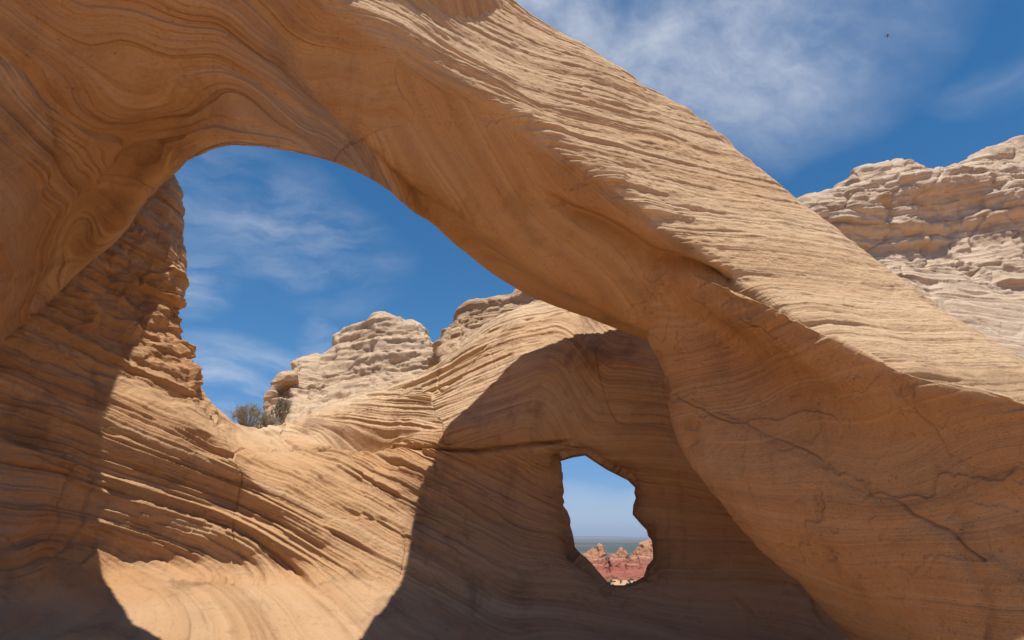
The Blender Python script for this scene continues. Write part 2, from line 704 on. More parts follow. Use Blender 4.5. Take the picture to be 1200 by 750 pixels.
ORANGE = (0.525, 0.325, 0.168)
DEEP = (0.485, 0.265, 0.12)
PALE = (0.66, 0.475, 0.295)
BROWN = (0.24, 0.115, 0.055)
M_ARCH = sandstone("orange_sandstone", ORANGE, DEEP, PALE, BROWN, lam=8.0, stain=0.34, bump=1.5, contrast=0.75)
M_WALL = sandstone("banded_sandstone", (0.53, 0.33, 0.175), DEEP, (0.63, 0.465, 0.30), BROWN, lam=7.0, stain=0.5, bump=1.5)
M_PALE = sandstone("pale_sandstone", (0.55, 0.375, 0.225), (0.51, 0.305, 0.155), (0.63, 0.475, 0.325), (0.22, 0.12, 0.065), lam=5.0, bump=2.0, stain=0.40, contrast=1.3)
M_CLIFF = sandstone("cream_sandstone", (0.56, 0.405, 0.265), (0.53, 0.345, 0.20), (0.66, 0.53, 0.40), (0.22, 0.12, 0.065), lam=5.0, bump=2.0, stain=0.35, contrast=1.2)


def bedding(P, dip_deg, toward_deg, seed, warp=0.35, wf=0.22):
    """height through tilted, gently warped beds"""
    d, t = math.radians(dip_deg), math.radians(toward_deg)
    n = np.array([math.sin(d) * math.cos(t), math.sin(d) * math.sin(t), math.cos(d)])
    s = P @ n
    if warp:
        s = s + warp * fbm(P * wf, 2, seed)
    return s


# ------------------------------------------------------------------ natural arch
# rows per station: far lip, ceiling, crease, face, lit edge, lit face, ridge
ARCH = [
    # L                 C                  E                        M                        R
    [(-60, 450, 8.7), (-150, 330, 4.8), ('w', -6.2, -0.5, 3.2), ('w', -7.0, -2.0, 5.0), ('w', -11.5, 13.0, 13.5)],
    [(20, 395, 9.9), (-20, 260, 5.6), ('w', -5.6, 0.4, 4.6), ('w', -6.2, -1.2, 7.0), ('w', -9.6, 13.0, 13.5)],
    [(75, 335, 10.4), (45, 205, 5.8), ('w', -5.2, 1.0, 5.6), ('w', -5.6, -0.6, 8.0), ('w', -8.4, 9.8, 12.5)],
    [(130, 285, 9.0), (100, 150, 5.7), ('w', -4.8, 2.0, 6.4), ('w', -5.0, 0.8, 8.4), ('w', -6.9, 6.6, 12.0)],
    [(200, 203, 7.05), (170, 100, 5.5), ('w', -4.2, 3.0, 6.9), ('w', -4.2, 2.0, 8.8), ('w', -5.3, 4.4, 11.0)],
    [(275, 172, 6.15), (240, 62, 5.4), ('w', -3.6, 4.1, 7.0), ('w', -3.4, 3.6, 8.8), ('w', -4.0, 4.6, 10.5)],
    [(345, 180, 6.5), (300, 45, 5.7), ('w', -3.0, 5.2, 7.1), ('w', -2.6, 5.2, 9.0), ('w', -2.6, 5.6, 11.0)],
    [(400, 193, 6.9), (350, 82, 6.5), (388, 8, 6.0), (480, -40, 6.9), (560, -45, 8.0)],
    [(440, 213, 7.6), (402, 135, 6.9), (446, 47, 6.35), (545, 15, 8.0), (614, 14, 9.8)],
    [(482, 241, 8.6), (448, 178, 7.5), (505, 87, 6.95), (600, 62, 8.5), (690, 60, 10.7)],
    [(512, 266, 9.7), (490, 212, 8.0), (540, 103, 7.25), (640, 88, 8.7), (726, 84, 10.8)],
    [(540, 290, 10.7), (530, 240, 8.4), (572, 119, 7.5), (675, 110, 8.8), (760, 107, 10.8)],
    [(575, 316, 11.5), (580, 280, 9.1), (640, 165, 7.8), (735, 160, 8.9), (828, 152, 10.7)],
    [(622, 347, 11.8), (650, 325, 9.4), (712, 220, 8.0), (800, 218, 8.8), (882, 195, 10.4)],
    [(690, 374, 11.4), (715, 365, 9.7), (786, 273, 8.15), (872, 285, 8.6), (945, 244, 10.1)],
    [(780, 408, 11.0), (805, 410, 9.9), (872, 338, 8.2), (970, 345, 8.5), (1050, 326, 9.6)],
    [(950, 480, 10.4), (980, 490, 9.6), (1000, 425, 7.5), (1090, 412, 7.9), (1152, 406, 9.0)],
    [(1150, 590, 9.6), (1190, 590, 8.8), (1170, 490, 6.9), (1220, 472, 7.3), (1290, 488, 8.3)],
    [(1330, 720, 9.0), (1380, 730, 8.2), (1350, 600, 6.4), (1400, 580, 6.9), (1450, 600, 8.0)],
]
BACK = {8: (-1.5, 10.2, 8.6), 9: (-1.8, 12.0, 9.0), 10: (-1.6, 12.5, 9.2), 11: (-0.9, 12.7, 9.0)}
rows = []
for st in ARCH:
    L, C, E, M, R = [np.array(p[1:], float) if p[0] == 'w' else W(*p) for p in st]
    ceil_mid = (L + C) / 2 + np.array([0, 0, 0.10])
    face_mid = (C + E) / 2 + np.array([0, 0.02, 0.0]) + 0.12 * unit(np.cross(E - C, [1, 0, -0.5])) * 0
    EM = (E + M) / 2 + np.array([0, 0.0, 0.06])
    EL = E + 0.12 * unit(face_mid - E)
    MR = (M + R) / 2 + 0.25 * np.array([0.1, -0.5, 0.6])
    k = len(rows)
    deep = 0.4 if k >= 15 else (0.8 if k == 14 else (1.6 if k >= 10 else (1.2 if k == 9 else (0.6 if k == 8 else 0.12))))          # the limb is a thick fin, the roof edge a thin lip
    B1 = R + np.array([0.1, 1.3 * deep, -0.4])
    B2 = (R + L) / 2 + np.array([0.0, 1.7 * deep, 0.2])
    B3 = L + np.array([0.0, 0.75 * max(deep, 0.35), 0.9])
    if k in BACK:
        B2 = np.array(BACK[k])
        B3 = L + (np.array([0.0, 0.5, 0.95]) if k == 8 else np.array([-0.05, 1.5, 1.35]))
    rows.append([L, ceil_mid, C, face_mid, E, EM, M, MR, R, B1, B2, B3])
ARCH_NET = np.array(rows)

CREVICE = [(629, 225), (667, 250), (703, 269), (726, 283), (752, 303), (764, 309), (805, 315), (849, 324)]
ROOF_STEP = [(106, 250), (112, 225), (128, 192), (160, 172), (215, 158), (290, 160), (345, 160), (378, 178)]
ROOF_STEP2 = [(0, 60), (40, 90), (70, 130), (78, 180), (60, 240), (20, 290), (-20, 320)]


def arch_relief(P, N, U, V, qx, qy):
    s = bedding(P, 3.5, 185, 3, warp=0.05, wf=0.22)
    ins = (V < 8.5)
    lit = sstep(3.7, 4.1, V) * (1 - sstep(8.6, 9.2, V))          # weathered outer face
    inner = 1 - lit
    roof = 1 - sstep(330, 470, qx + 0.4 * qy)
    d = 0.08 * fbm(P * 0.45, 2, 11) + 0.012 * fbm(P * 1.7, 2, 12)
    mod = sstep(-0.5, 0.5, noise3(P * 0.45, 21))
    mod2 = sstep(-0.5, 0.4, noise3(P * np.array([0.3, 0.3, 1.8]), 22))
    edge = 1 + 0.05 * fbm(P * 3.0, 3, 23)
    # ledges of the weathered face: shelves that stand out and undercut each other
    near = 0.30 + 0.70 * (1 - sstep(4.6, 6.0, V)) * sstep(470, 600, qx)
    flat = 1 - 0.75 * sstep(0.80, 0.97, np.abs(N[:, 2]))
    lit0 = lit
    lit = lit * flat
    d += lit * (0.3 + 0.7 * near) * 0.035 * blocks(s * 4.3, P[:, 0] * 0.9 + 0.5 * noise3(P * 1.1, 28), P[:, 1] * 1.1, 29) * sstep(-0.3, 0.4, noise3(P * 0.6, 27))
    d += lit * near * (0.050 * layer(s * 1.3, 30, 0.10) * edge
                + 0.062 * layer(s * 3.1, 31, 0.10, 0.10) * (0.25 + 0.75 * mod) * edge
                + 0.036 * layer(s * 6.6 + 0.5, 32, 0.15, 0.10) * (0.2 + 0.8 * mod2) * edge)
    d += lit * 0.015 * layer(s * 14.0, 33, 0.25) * (0.3 + 0.7 * mod)
    d += lit * 0.008 * layer(s * 27.0, 36, 0.3) * (0.2 + 0.8 * mod2)
    chip = np.clip(fbm(np.stack([P[:, 0] * 0.8, P[:, 1] * 0.8, s * 6.0], 1), 4, 35, 0.6) - 0.2, 0, 1)
    d -= lit * 0.035 * chip * (0.4 + 0.6 * near)
    d += lit * 0.012 * fbm(P * np.array([5.0, 5.0, 9.0]), 3, 34)
    lit = lit0
    # smooth cave ceiling: low, wide, wavy steps
    sw = s + 0.42 * fbm(P * np.array([0.40, 0.40, 0.6]), 3, 44)
    s_limb = bedding(P, 40, 20, 37, warp=0.22, wf=0.35)
    onlimb = (qx + 0.4 * qy + 60 * noise3(P * 0.8, 38)) > 500
    sw = np.where(onlimb, s_limb, sw)
    calm = np.where(onlimb, 0.5, 1.0) * sstep(0.0, 0.6, V)
    inner = inner * calm
    d += inner * (0.030 * layer(sw * 2.2, 41, 0.35) * mod + 0.014 * layer(sw * 6.5, 42, 0.35) * mod2
                  + 0.006 * fbm(P * 6, 3, 45))
    d += inner * roof * (0.055 * layer(sw * 2.6, 43, 0.08) * mod2 + 0.040 * layer(sw * 6.0, 46, 0.12) * mod + 0.026 * layer(sw * 13.0, 47, 0.2) * mod2)
    g = poly_dist(qx, qy, CREVICE)
    w = 6 + 6 * sstep(640, 730, qx) - 6 * sstep(760, 860, qx)
    d -= np.where(ins, 0.42 * sstep(620, 700, qx) * (V < 4.3) * np.exp(-(g / w) ** 2), 0)
    # ragged step in the ceiling above the opening, and the fold beside it
    sgn = inside_poly(qx, qy, ROOF_STEP + [(420, 200), (300, 420), (106, 420)])
    g = poly_dist(qx, qy, ROOF_STEP) + 3 * fbm(P * 2.0, 3, 51)
    low = sstep(235, 200, qy) * np.where(sgn, sstep(-4, 14, g) * (1 - sstep(20, 75, g)), 0) * (1 - sstep(340, 385, qx))
    d += np.where(ins & (qx < 400) & (V < 4), -0.15 * low * sstep(0.2, 0.9, V), 0)
    g = poly_dist(qx, qy, ROOF_STEP2) + 6 * fbm(P * 1.5, 3, 52)
    d += np.where(ins & (qx < 300) & (V < 4.5), -0.10 * np.exp(-(g / 9.0) ** 2), 0)
    q_ = fbm(P * np.array([0.75, 0.75, 1.0]), 5, 24, 0.55)
    q2 = fbm(P * 2.0, 4, 25, 0.55)
    d -= (1 - lit) * sstep(0.0, 0.6, V) * (0.15 + 0.55 * sstep(470, 640, qx)) * (0.045 * sstep(0.26, 0.30, q_) + 0.018 * sstep(0.30, 0.33, q2))
    inner = 1 - lit
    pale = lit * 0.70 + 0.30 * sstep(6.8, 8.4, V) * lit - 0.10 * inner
    return d, sw * inner + s * lit, pale


arch = empty("natural_arch", (0.0, 9.0, -1.7))
tag(arch, "huge orange sandstone arch sweeping across the frame from shaded cave roof to lit limb", "rock arch")
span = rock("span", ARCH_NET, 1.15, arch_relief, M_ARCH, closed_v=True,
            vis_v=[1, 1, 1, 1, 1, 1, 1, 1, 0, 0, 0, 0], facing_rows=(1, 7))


BUTT = [
    # S                 Q2                  Rim
    [(741, 316, 9.6), (745, 312, 9.5), (752, 310, 9.3)],
    [(747, 345, 9.6), (765, 332, 9.2), (790, 318, 8.9)],
    [(758, 400, 9.9), (810, 365, 9.1), (845, 334, 8.05)],
    [(778, 445, 10.0), (870, 408, 8.75), (920, 368, 7.1)],
    [(781, 490, 10.0), (915, 455, 8.3), (1000, 409, 6.6)],
    [(808, 552, 9.9), (965, 512, 7.75), (1068, 440, 6.2)],
    [(868, 617, 9.6), (1030, 575, 7.2), (1135, 456, 5.8)],
    [(948, 692, 9.3), (1095, 640, 6.7), (1205, 473, 5.4)],
    [(1003, 757, 9.0), (1150, 720, 6.5), (1290, 505, 5.0)],
    [(1060, 840, 8.6), (1220, 830, 6.2), (1400, 580, 4.7)],
    [(1120, 960, 8.2), (1300, 960, 6.0), (1500, 680, 4.5)],
]
rows = []
for S, Q, R in BUTT:
    S, Q, R = W(*S), W(*Q), W(*R)
    out_n = np.array([-0.45, -0.75, -0.2])
    q1 = (S + Q) / 2 + 0.16 * out_n
    q3 = (Q + R) / 2 + np.array([0.0, 0.26, -0.10])
    lip = R + np.array([-0.05, 0.30, -0.26])
    top = R + np.array([0.25, 0.55, 0.04])
    back = R + np.array([0.9, 1.9, -0.1])
    low = (S + R) / 2 + np.array([1.6, 1.6, -0.4])
    bs = S + np.array([0.55, 0.5, -0.05])
    rows.append([S, q1, Q, q3, lip, R, top, back, low, bs])
BUTT_NET = np.array(rows)
BCRACK = [(790, 462), (830, 482), (880, 500), (950, 530), (1010, 566), (1070, 600), (1115, 625), (1160, 660)]
BCRACK2 = [(865, 375), (905, 392), (925, 413), (985, 432)]
BCRACK3 = [(1060, 455), (1075, 500), (1115, 540), (1165, 570), (1200, 590)]
BCRACK4 = [(1110, 610), (1140, 650), (1150, 700), (1165, 760)]


def butt_relief(P, N, U, V, qx, qy):
    s = bedding(P, 13, 200, 61, warp=0.32, wf=0.40)
    vis = (V < 5.4)
    d = 0.09 * fbm(P * 0.6, 2, 62) + 0.018 * fbm(P * 1.9, 2, 63)
    mod = sstep(-0.4, 0.5, noise3(P * 0.6, 64))
    d += 0.030 * layer(s * 2.4, 65, 0.25) * mod + 0.012 * layer(s * 8.0, 66, 0.3) * mod + 0.006 * fbm(P * 6, 3, 67)
    rim = sstep(4.2, 5.0, V) * (1 - sstep(5.8, 6.5, V))
    q_ = fbm(P * np.array([0.7, 0.7, 0.9]), 5, 48, 0.55)
    q2 = fbm(P * 2.0, 4, 49, 0.55)
    d -= vis * (0.026 * sstep(0.24, 0.28, q_) + 0.012 * sstep(0.30, 0.33, q2))
    d *= 1 - 0.6 * sstep(0.55, 0.9, N[:, 2])
    d += rim * (0.014 * fbm(P * 3.0, 3, 68) + 0.02 * layer(s * 6.0, 57, 0.2))
    for poly, w, a, jit in ((BCRACK, 1.2, 0.04, 7), (BCRACK2, 1.2, 0.03, 9), (BCRACK3, 1.2, 0.018, 16), (BCRACK4, 9.0, 0.05, 24)):
        g = poly_dist(qx + jit * fbm(P * 1.6, 3, 69), qy + jit * fbm(P * 1.6, 3, 60), poly)
        br = 0.35 + 0.65 * sstep(-0.3, 0.3, noise3(P * 1.3, 59))
        d -= np.where(vis, a * br * np.exp(-(g / w) ** 2), 0)
    # the block under the long crack stands a little proud
    line = (qy + 6 * fbm(P * 1.6, 3, 60) - 462) - 0.53 * (qx + 6 * fbm(P * 1.6, 3, 69) - 790)
    d += np.where(vis, 0.03 * sstep(-14, 2, line) * sstep(790, 830, qx), 0)
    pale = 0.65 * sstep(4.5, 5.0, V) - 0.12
    return d, s, pale


rock("buttress", BUTT_NET, 1.25, butt_relief, M_ARCH, closed_v=True,
     vis_v=[1, 1, 1, 1, 1, 1, 0, 0, 0, 0], parent=arch, facing_rows=(0.5, 3.5))
span.parent = arch
for ob in arch.children:
    ob.location = -np.array(arch.location)

# ------------------------------------------------------------------ rear rock wall with its window
WALL = [
    # T (skyline)        A                  B (over the cleft)   C                  D                  E                   F
    [(-150, 150, 9.5), (-150, 300, 8.6), (-150, 420, 8.1), (-150, 500, 7.9), (-150, 600, 7.8), (-165, 700, 7.4), (-210, 820, 5.6)],
    [(50, 150, 11.6), (15, 320, 9.3), (0, 420, 9.1), (0, 500, 9.0), (0, 600, 8.9), (-5, 690, 8.5), (-50, 800, 6.3)],
    [(140, 190, 13.0), (105, 330, 10.9), (85, 425, 10.3), (78, 505, 10.1), (80, 595, 10.4), (90, 680, 10.0), (80, 790, 7.3)],
    [(196, 192, 13.4), (155, 335, 12.3), (138, 430, 11.4), (138, 510, 10.9), (150, 598, 11.25), (165, 678, 10.8), (165, 790, 7.8)],
    [(213, 248, 13.7), (186, 350, 12.9), (182, 440, 12.1), (190, 515, 11.5), (205, 600, 11.95), (225, 676, 11.2), (235, 790, 8.1)],
    [(215, 335, 14.0), (212, 388, 13.5), (215, 452, 12.7), (232, 522, 12.1), (255, 602, 12.5), (285, 676, 11.5), (295, 790, 8.3)],
    [(202, 386, 14.4), (216, 428, 13.8), (238, 482, 13.0), (265, 532, 12.4), (298, 604, 12.65), (335, 678, 11.6), (345, 790, 8.5)],
    [(233, 458, 15.0), (248, 488, 14.2), (272, 520, 13.3), (302, 558, 12.7), (340, 612, 12.5), (384, 682, 11.6), (395, 790, 8.6)],
    [(275, 497, 15.6), (292, 508, 14.9), (315, 527, 13.9), (348, 566, 13.0), (384, 615, 12.4), (432, 682, 11.6), (445, 790, 8.7)],
    [(322, 500, 16.6), (340, 507, 15.6), (365, 520, 14.6), (400, 562, 13.3), (434, 618, 12.6), (478, 690, 11.8), (495, 790, 8.8)],
    [(395, 474, 18.0), (402, 497, 16.2), (412, 516, 14.9), (445, 556, 13.5), (484, 614, 12.9), (524, 700, 12.1), (545, 790, 8.9)],
    [(450, 455, 18.0), (455, 490, 15.9), (462, 519, 14.5), (488, 556, 13.6), (524, 618, 13.1), (565, 706, 12.3), (592, 790, 9.1)],
    [(508, 432, 17.0), (505, 485, 15.1), (512, 522, 14.0), (538, 556, 13.7), (574, 622, 13.2), (610, 710, 12.4), (637, 790, 9.2)],
    [(562, 388, 16.6), (557, 465, 14.5), (562, 523, 13.6), (587, 558, 13.8), (618, 627, 13.4), (652, 714, 12.5), (682, 790, 9.3)],
    [(630, 352, 16.4), (617, 450, 13.9), (627, 521, 13.3), (642, 562, 13.8), (664, 632, 13.5), (692, 716, 12.6), (722, 790, 9.4)],
    [(695, 340, 16.0), (684, 440, 13.5), (692, 527, 13.1), (697, 575, 13.7), (707, 645, 13.5), (732, 718, 12.7), (762, 790, 9.5)],
    [(765, 345, 15.4), (752, 440, 13.3), (757, 535, 13.0), (757, 585, 13.4), (762, 655, 13.3), (782, 718, 12.7), (802, 790, 9.6)],
    [(850, 355, 15.0), (832, 450, 13.2), (832, 545, 12.9), (832, 605, 13.1), (842, 665, 13.1), (852, 720, 12.6), (862, 790, 9.7)],
    [(970, 400, 14.6), (952, 475, 13.0), (952, 565, 12.7), (952, 625, 12.7), (952, 685, 12.6), (952, 735, 12.1), (952, 800, 9.4)],
    [(1160, 450, 14.0), (1150, 520, 12.6), (1150, 600, 12.2), (1150, 660, 12.2), (1150, 720, 12.0), (1150, 770, 11.4), (1150, 830, 9.0)],
]
UNDER = {2: (83, 645, 10.5), 3: (155, 648, 11.35), 4: (212, 650, 11.95), 5: (265, 652, 12.35), 6: (314, 655, 12.3), 7: (358, 658, 12.15), 8: (404, 660, 12.0)}
rows = []
for st in WALL:
    T, A, B, C, D, E, F = [W(*p) for p in st]
    k = len(rows)
    Dc = W(*UNDER[k]) if k in UNDER else (D + E) / 2
    T1 = T * (1 + 0.9 / T[1]) + np.array([-0.25, 0, -0.15])
    T2 = T * (1 + 2.6 / T[1]) + np.array([-0.9, 0, -1.4])
    T3 = np.array([T2[0] - 1.2, T[1] + 4.5, min(T[2] - 3.5, -2.5)])
    if len(rows) >= 12:                                       # over the window the back of the wall is a lintel
        T2 = T + np.array([0.1, 1.8, -0.9])
        T3 = W(st[0][0], 500, T[1] + 2.6)
    TA = (T + A) / 2 + np.array([0, -0.15, 0.05])
    G0 = np.array([F[0] * 0.8, max(F[1] - 3.5, 2.0), -1.95])
    F[2] = max(F[2], -1.75)
    rows.append([T3, T2, T1, T, TA, A, B, C, D, Dc, E, F, G0])
WALL_NET = np.array(rows)

WINDOW = [(652, 544), (658, 540), (672, 536), (685.6, 534), (697.6, 541.6), (712, 551), (726.5, 558.4), (736, 563), (744.5, 571.6), (743, 577.6),
          (745.7, 583.6), (742, 592), (741, 603), (749, 612.5), (757.7, 621), (759, 628), (763.7, 633), (765.4, 645), (765, 655.7),
          (757.7, 664), (754, 676), (743, 682), (731, 685.7), (717, 685.7), (709.6, 679.7), (700, 669), (688, 654.5), (678.4, 646),
          (673.6, 641), (671, 625.7), (668, 616), (668.3, 609), (664, 598), (658.7, 592), (661.6, 588.5), (659, 582), (661, 576.5),
          (659.7, 565.6), (655.6, 556), (652.5, 550)]
CLEFT = [(250, 519), (320, 523), (390, 522), (450, 522), (520, 526), (560, 529), (600, 525), (660, 517), (684, 512)]


def wall_relief(P, N, U, V, qx, qy):
    up = 1 - sstep(5.75, 6.25, V)                   # beds over the cleft
    right = sstep(430, 560, qx + 45 * fbm(P * 0.5, 3, 69) - 0.9 * (qy - 470))
    s_low = bedding(P, 24, 0, 71, warp=0.06, wf=0.25)
    s_mid = bedding(P, 11, -15, 68, warp=0.10, wf=0.3)
    s_up = bedding(P, 15, 195, 72, warp=0.08, wf=0.25)
    far = sstep(610, 700, qx + 0.3 * (qy - 500))
    s_far = bedding(P, 5, 10, 73, warp=0.25, wf=0.25)
    s = np.where(up > 0.5, np.where(right > 0.5, s_up, np.where(qx + 0.6 * (qy - 500) + 25 * noise3(P * 0.7, 67) > 335, s_mid, s_low)), s_low)
    s = s * (1 - far) + s_far * far
    mod = sstep(-0.45, 0.45, noise3(P * 0.45, 74))
    mod2 = sstep(-0.35, 0.45, noise3(P * 0.9, 75))
    d = 0.11 * fbm(P * 0.35, 2, 76) + 0.02 * fbm(P * 1.5, 2, 77)
    edge = 1 + 0.08 * fbm(P * 2.5, 3, 78)
    rimfade = 1 - 0.62 * (1 - sstep(3.2, 4.8, V)) * (1 - sstep(215, 330, qx))
    tower = (1 - sstep(5.2, 6.6, V)) * (1 - sstep(215, 300, qx))
    floor = sstep(9.5, 10.1, V)
    amp = (1 - 0.50 * floor) * (1 - 0.40 * sstep(520, 620, qx)) * (1 - 0.55 * up * sstep(500, 600, qx + 0.5 * (qy - 400)) * sstep(4.2, 5.0, V)) * (1 - 0.35 * far)
    d += amp * edge * (0.085 * layer(s * 1.1, 81, 0.10, 0.10) * (0.4 + 0.6 * mod)
                + 0.050 * layer(s * 2.7 + 0.3, 82, 0.10, 0.12) * (0.3 + 0.7 * mod2)
                + 0.052 * layer(s * 5.9, 83, 0.12, 0.1) * (0.25 + 0.75 * mod) + 0.040 * layer(s * 12.0, 79, 0.18) * (0.3 + 0.7 * mod2)
                + 0.018 * layer(s * 24.0, 70, 0.25))
    along = P @ np.array([0.80, 0.48, -0.36])
    jn = 0.35 * noise3(P * 1.4, 56)
    d += amp * (0.055 * blocks(s * 3.7, along * 0.85 + jn, P[:, 2] * 0.25, 53) * sstep(-0.35, 0.3, noise3(P * 0.55, 54))
                + 0.030 * blocks(s * 8.3, along * 2.1 + jn, P[:, 2] * 0.3, 55) * sstep(-0.2, 0.4, noise3(P * 0.8, 52)))
    chip = np.clip(fbm(np.stack([along * 0.9, P[:, 1] * 0.3, s * 4.5], 1), 3, 80) - 0.18, 0, 1)
    d -= amp * 0.14 * chip
    # broken, blocky tower on the left
    f1, f2 = worley(P * np.array([0.9, 0.9, 1.2]) + 0.35 * np.stack([noise3(P, 84 + k) for k in range(3)], 1), 85)
    d += tower * (0.35 * np.clip(f2 - f1, 0, 0.25) + 0.06 * fbm(P * 2.6, 4, 86) + 0.15 * blocks(s * 1.25, P[:, 0] * 0.9 + jn, P[:, 1] * 0.8 + jn, 51) + 0.06 * blocks(s * 3.1, P[:, 0] * 2.1, P[:, 1] * 1.9, 50))
    d += (1 - floor) * 0.010 * fbm(P * 6.5, 3, 87)
    # joints cutting across the beds
    j = np.abs(noise3(P * np.array([0.75, 0.75, 0.2]) + np.array([0.0, 0, 0]), 88))
    d -= 0.05 * np.exp(-(j / 0.02) ** 2) * (1 - floor) * mod
    d *= rimfade
    g = poly_dist(qx, qy, CLEFT)
    w = 1.4 + 3.2 * sstep(-0.2, 0.7, noise3(P * 0.8, 89))
    vis = (V > 3.5)
    d -= np.where(vis, 0.22 * sstep(270, 400, qx) * (1 - sstep(640, 684, qx)) * np.exp(-(g / w) ** 2), 0)
    # hollow under the knobbly beds left of the shadow
    hx = ((qx - 430) / 46.0) ** 2 + ((qy - 507) / 11.0) ** 2
    d -= np.where(vis, 0.9 * np.exp(-hx ** 2), 0)
    # long undercut above the sloping floor
    und = np.exp(-(((qy - (655 + 0.12 * (qx - 220))) / 22.0) ** 2)) * sstep(100, 170, qx) * (1 - sstep(300, 420, qx))
    d -= np.where(vis, 0.22 * und, 0)
    g = poly_dist(qx, qy, WINDOW + WINDOW[:1])
    d -= np.where(vis, (0.42 + 0.15 * noise3(P * 1.3, 46)) * np.exp(-g / 11.0) * (1 + 0.25 * blocks(s * 4.0, P[:, 0] * 1.4, P[:, 2] * 0.4, 45)), 0)
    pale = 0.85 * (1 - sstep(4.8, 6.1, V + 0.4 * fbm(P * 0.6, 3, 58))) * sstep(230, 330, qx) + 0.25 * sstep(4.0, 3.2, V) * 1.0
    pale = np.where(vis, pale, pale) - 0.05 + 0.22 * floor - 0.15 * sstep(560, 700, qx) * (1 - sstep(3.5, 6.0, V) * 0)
    return d, s, pale


wall = rock("rock_wall", WALL_NET, 1.1, wall_relief, M_WALL, hole=WINDOW, solid=0.8,
            vis_v=[0, 0, 1, 1, 1, 1, 1, 1, 1, 1, 1, 0], facing_rows=(4, 10))
tag(wall, "banded sandstone wall behind the arch, half in sun, pierced by a small window opening", "rock wall")


# ------------------------------------------------------------------ rocks beyond the wall
def rock_mass(name, sky_line, depth, levels, mat, relief, step=1.6, back=6.0, foot=-3.0, parent=None, foot_px=None):
    """a free-standing mass: skyline outline, levels = [(y offset factor rows)] coming forward, closed at the back"""
    rows = []
    for (px, py, Y), lv in zip(sky_line, levels):
        T = W(px, py, Y)
        ft = foot if foot_px is None else W(px, foot_px, Y)[2]
        r = [np.array([T[0] * (1 + back / T[1]), T[1] + back, ft]), np.array([T[0] * (1 + 0.75 * back / T[1]), T[1] + back * 0.75, ft + 0.5 * (T[2] - ft)]),
             T * (1 + 0.28 * back / T[1]) + np.array([0, 0, -0.5]), T]
        for q in lv:
            r.append(W(*q))
        last = r[-1]
        r.append(np.array([last[0], last[1] - 0.5, ft]))
        rows.append(r)
    n = len(levels[0])
    return rock(name, np.array(rows), step, relief, mat, parent=parent,
                vis_v=[0, 0, 1] + [1] * n + [0], facing_rows=(3, 3 + n))


def butte_relief(seed, dip, toward, a=1.0, pillow=0.0, f=1.0, pl=0.5, calm=None):
    def rel(P, N, U, V, qx, qy):
        s = bedding(P, dip, toward, seed, warp=0.6 / f, wf=0.14 * f)
        mod = sstep(-0.45, 0.45, noise3(P * 0.35 * f, seed + 1))
        d = 0.20 * a * fbm(P * 0.35 * f, 3, seed + 2)
        e = 1 + 0.15 * fbm(P * 1.2 * f, 3, seed + 14)
        d += a * e * (0.36 * layer(s * 0.62 * f, seed + 3, 0.16, 0.35, 8) * (0.4 + 0.6 * mod)
                  + 0.19 * layer(s * 1.7 * f, seed + 4, 0.18, 0.35, 8) + 0.09 * layer(s * 4.3 * f, seed + 5, 0.22, 0.2) * mod
                  + 0.045 * layer(s * 8.5 * f, seed + 11, 0.25) + 0.02 * layer(s * 18.0 * f, seed + 12, 0.3))
        cp = np.clip(fbm(np.stack([P[:, 0] * 1.1 * f, P[:, 1] * 1.1 * f, s * 3.5 * f], 1), 3, seed + 13) - 0.1, 0, 1)
        d -= a * 0.16 * cp
        ja = 0.4 * fbm(P * 0.5 * f, 2, seed + 15)
        d += a * (0.26 * blocks(s * 0.9 * f, P[:, 0] * 0.42 * f + ja, P[:, 1] * 0.5 * f + ja, seed + 16) + 0.13 * blocks(s * 2.3 * f, P[:, 0] * 1.1 * f + ja, P[:, 1] * 1.2 * f, seed + 17))
        if pillow:
            Q = np.stack([P[:, 0] * 0.8, P[:, 1] * 0.8, s * 1.7], 1) * 0.40 * f
            Q = Q + 0.25 * np.stack([fbm(P * 0.6 * f, 2, seed + 6 + k) for k in range(3)], 1)
            f1, f2 = worley(Q, seed + 9)
            g = np.clip((f2 - f1) / 0.13, 0, 1)
            d += pillow * (np.sqrt(g * (2 - g)) - 1) + pillow * 0.3 * (0.55 - f1)
        d += a * 0.04 * fbm(P * 3.2 * f, 3, seed + 10)
        if calm is not None:
            d = d * (1 - 0.65 * sstep(calm - 15, calm + 25, qy - 0.15 * (qx - 1050)))
        return d, s, np.full(len(P), pl)
    return rel


# layered butte in the gap
sk = [(318, 480, 31), (322, 456, 31.0), (338, 440, 31.2), (346, 418, 31.4), (364, 414, 31.6), (378, 410, 31.8), (398, 396, 32), (413, 388, 32), (432, 381, 32),
      (440, 370, 32), (458, 374, 32), (472, 380, 32), (486, 381, 32), (498, 386, 32), (510, 404, 32), (524, 428, 32), (545, 450, 32)]
lv = []
for px, py, Y in sk:
    k = (px - 318) / 230.0
    base_y = 512
    lv.append([(px - 2 + 4 * k, py + 0.22 * (base_y - py), Y - 1.2), (px - 3 + 6 * k, py + 0.45 * (base_y - py), Y - 1.9),
               (px - 6 + 8 * k, py + 0.68 * (base_y - py), Y - 4.2), (px - 10 + 14 * k, base_y, Y - 8.5)])
butte = rock_mass("butte", sk, 32, lv, M_PALE, butte_relief(101, 5, 200, 0.62, 0.12, 1.15, 0.8), step=1.3, back=8)
ARCHLET = [(309, 508, 29.6), (312, 492, 29.7), (316, 474, 29.8), (319, 461, 29.9), (326, 452, 30.0), (336, 447, 30.2), (348, 446, 30.4)]
rows = []
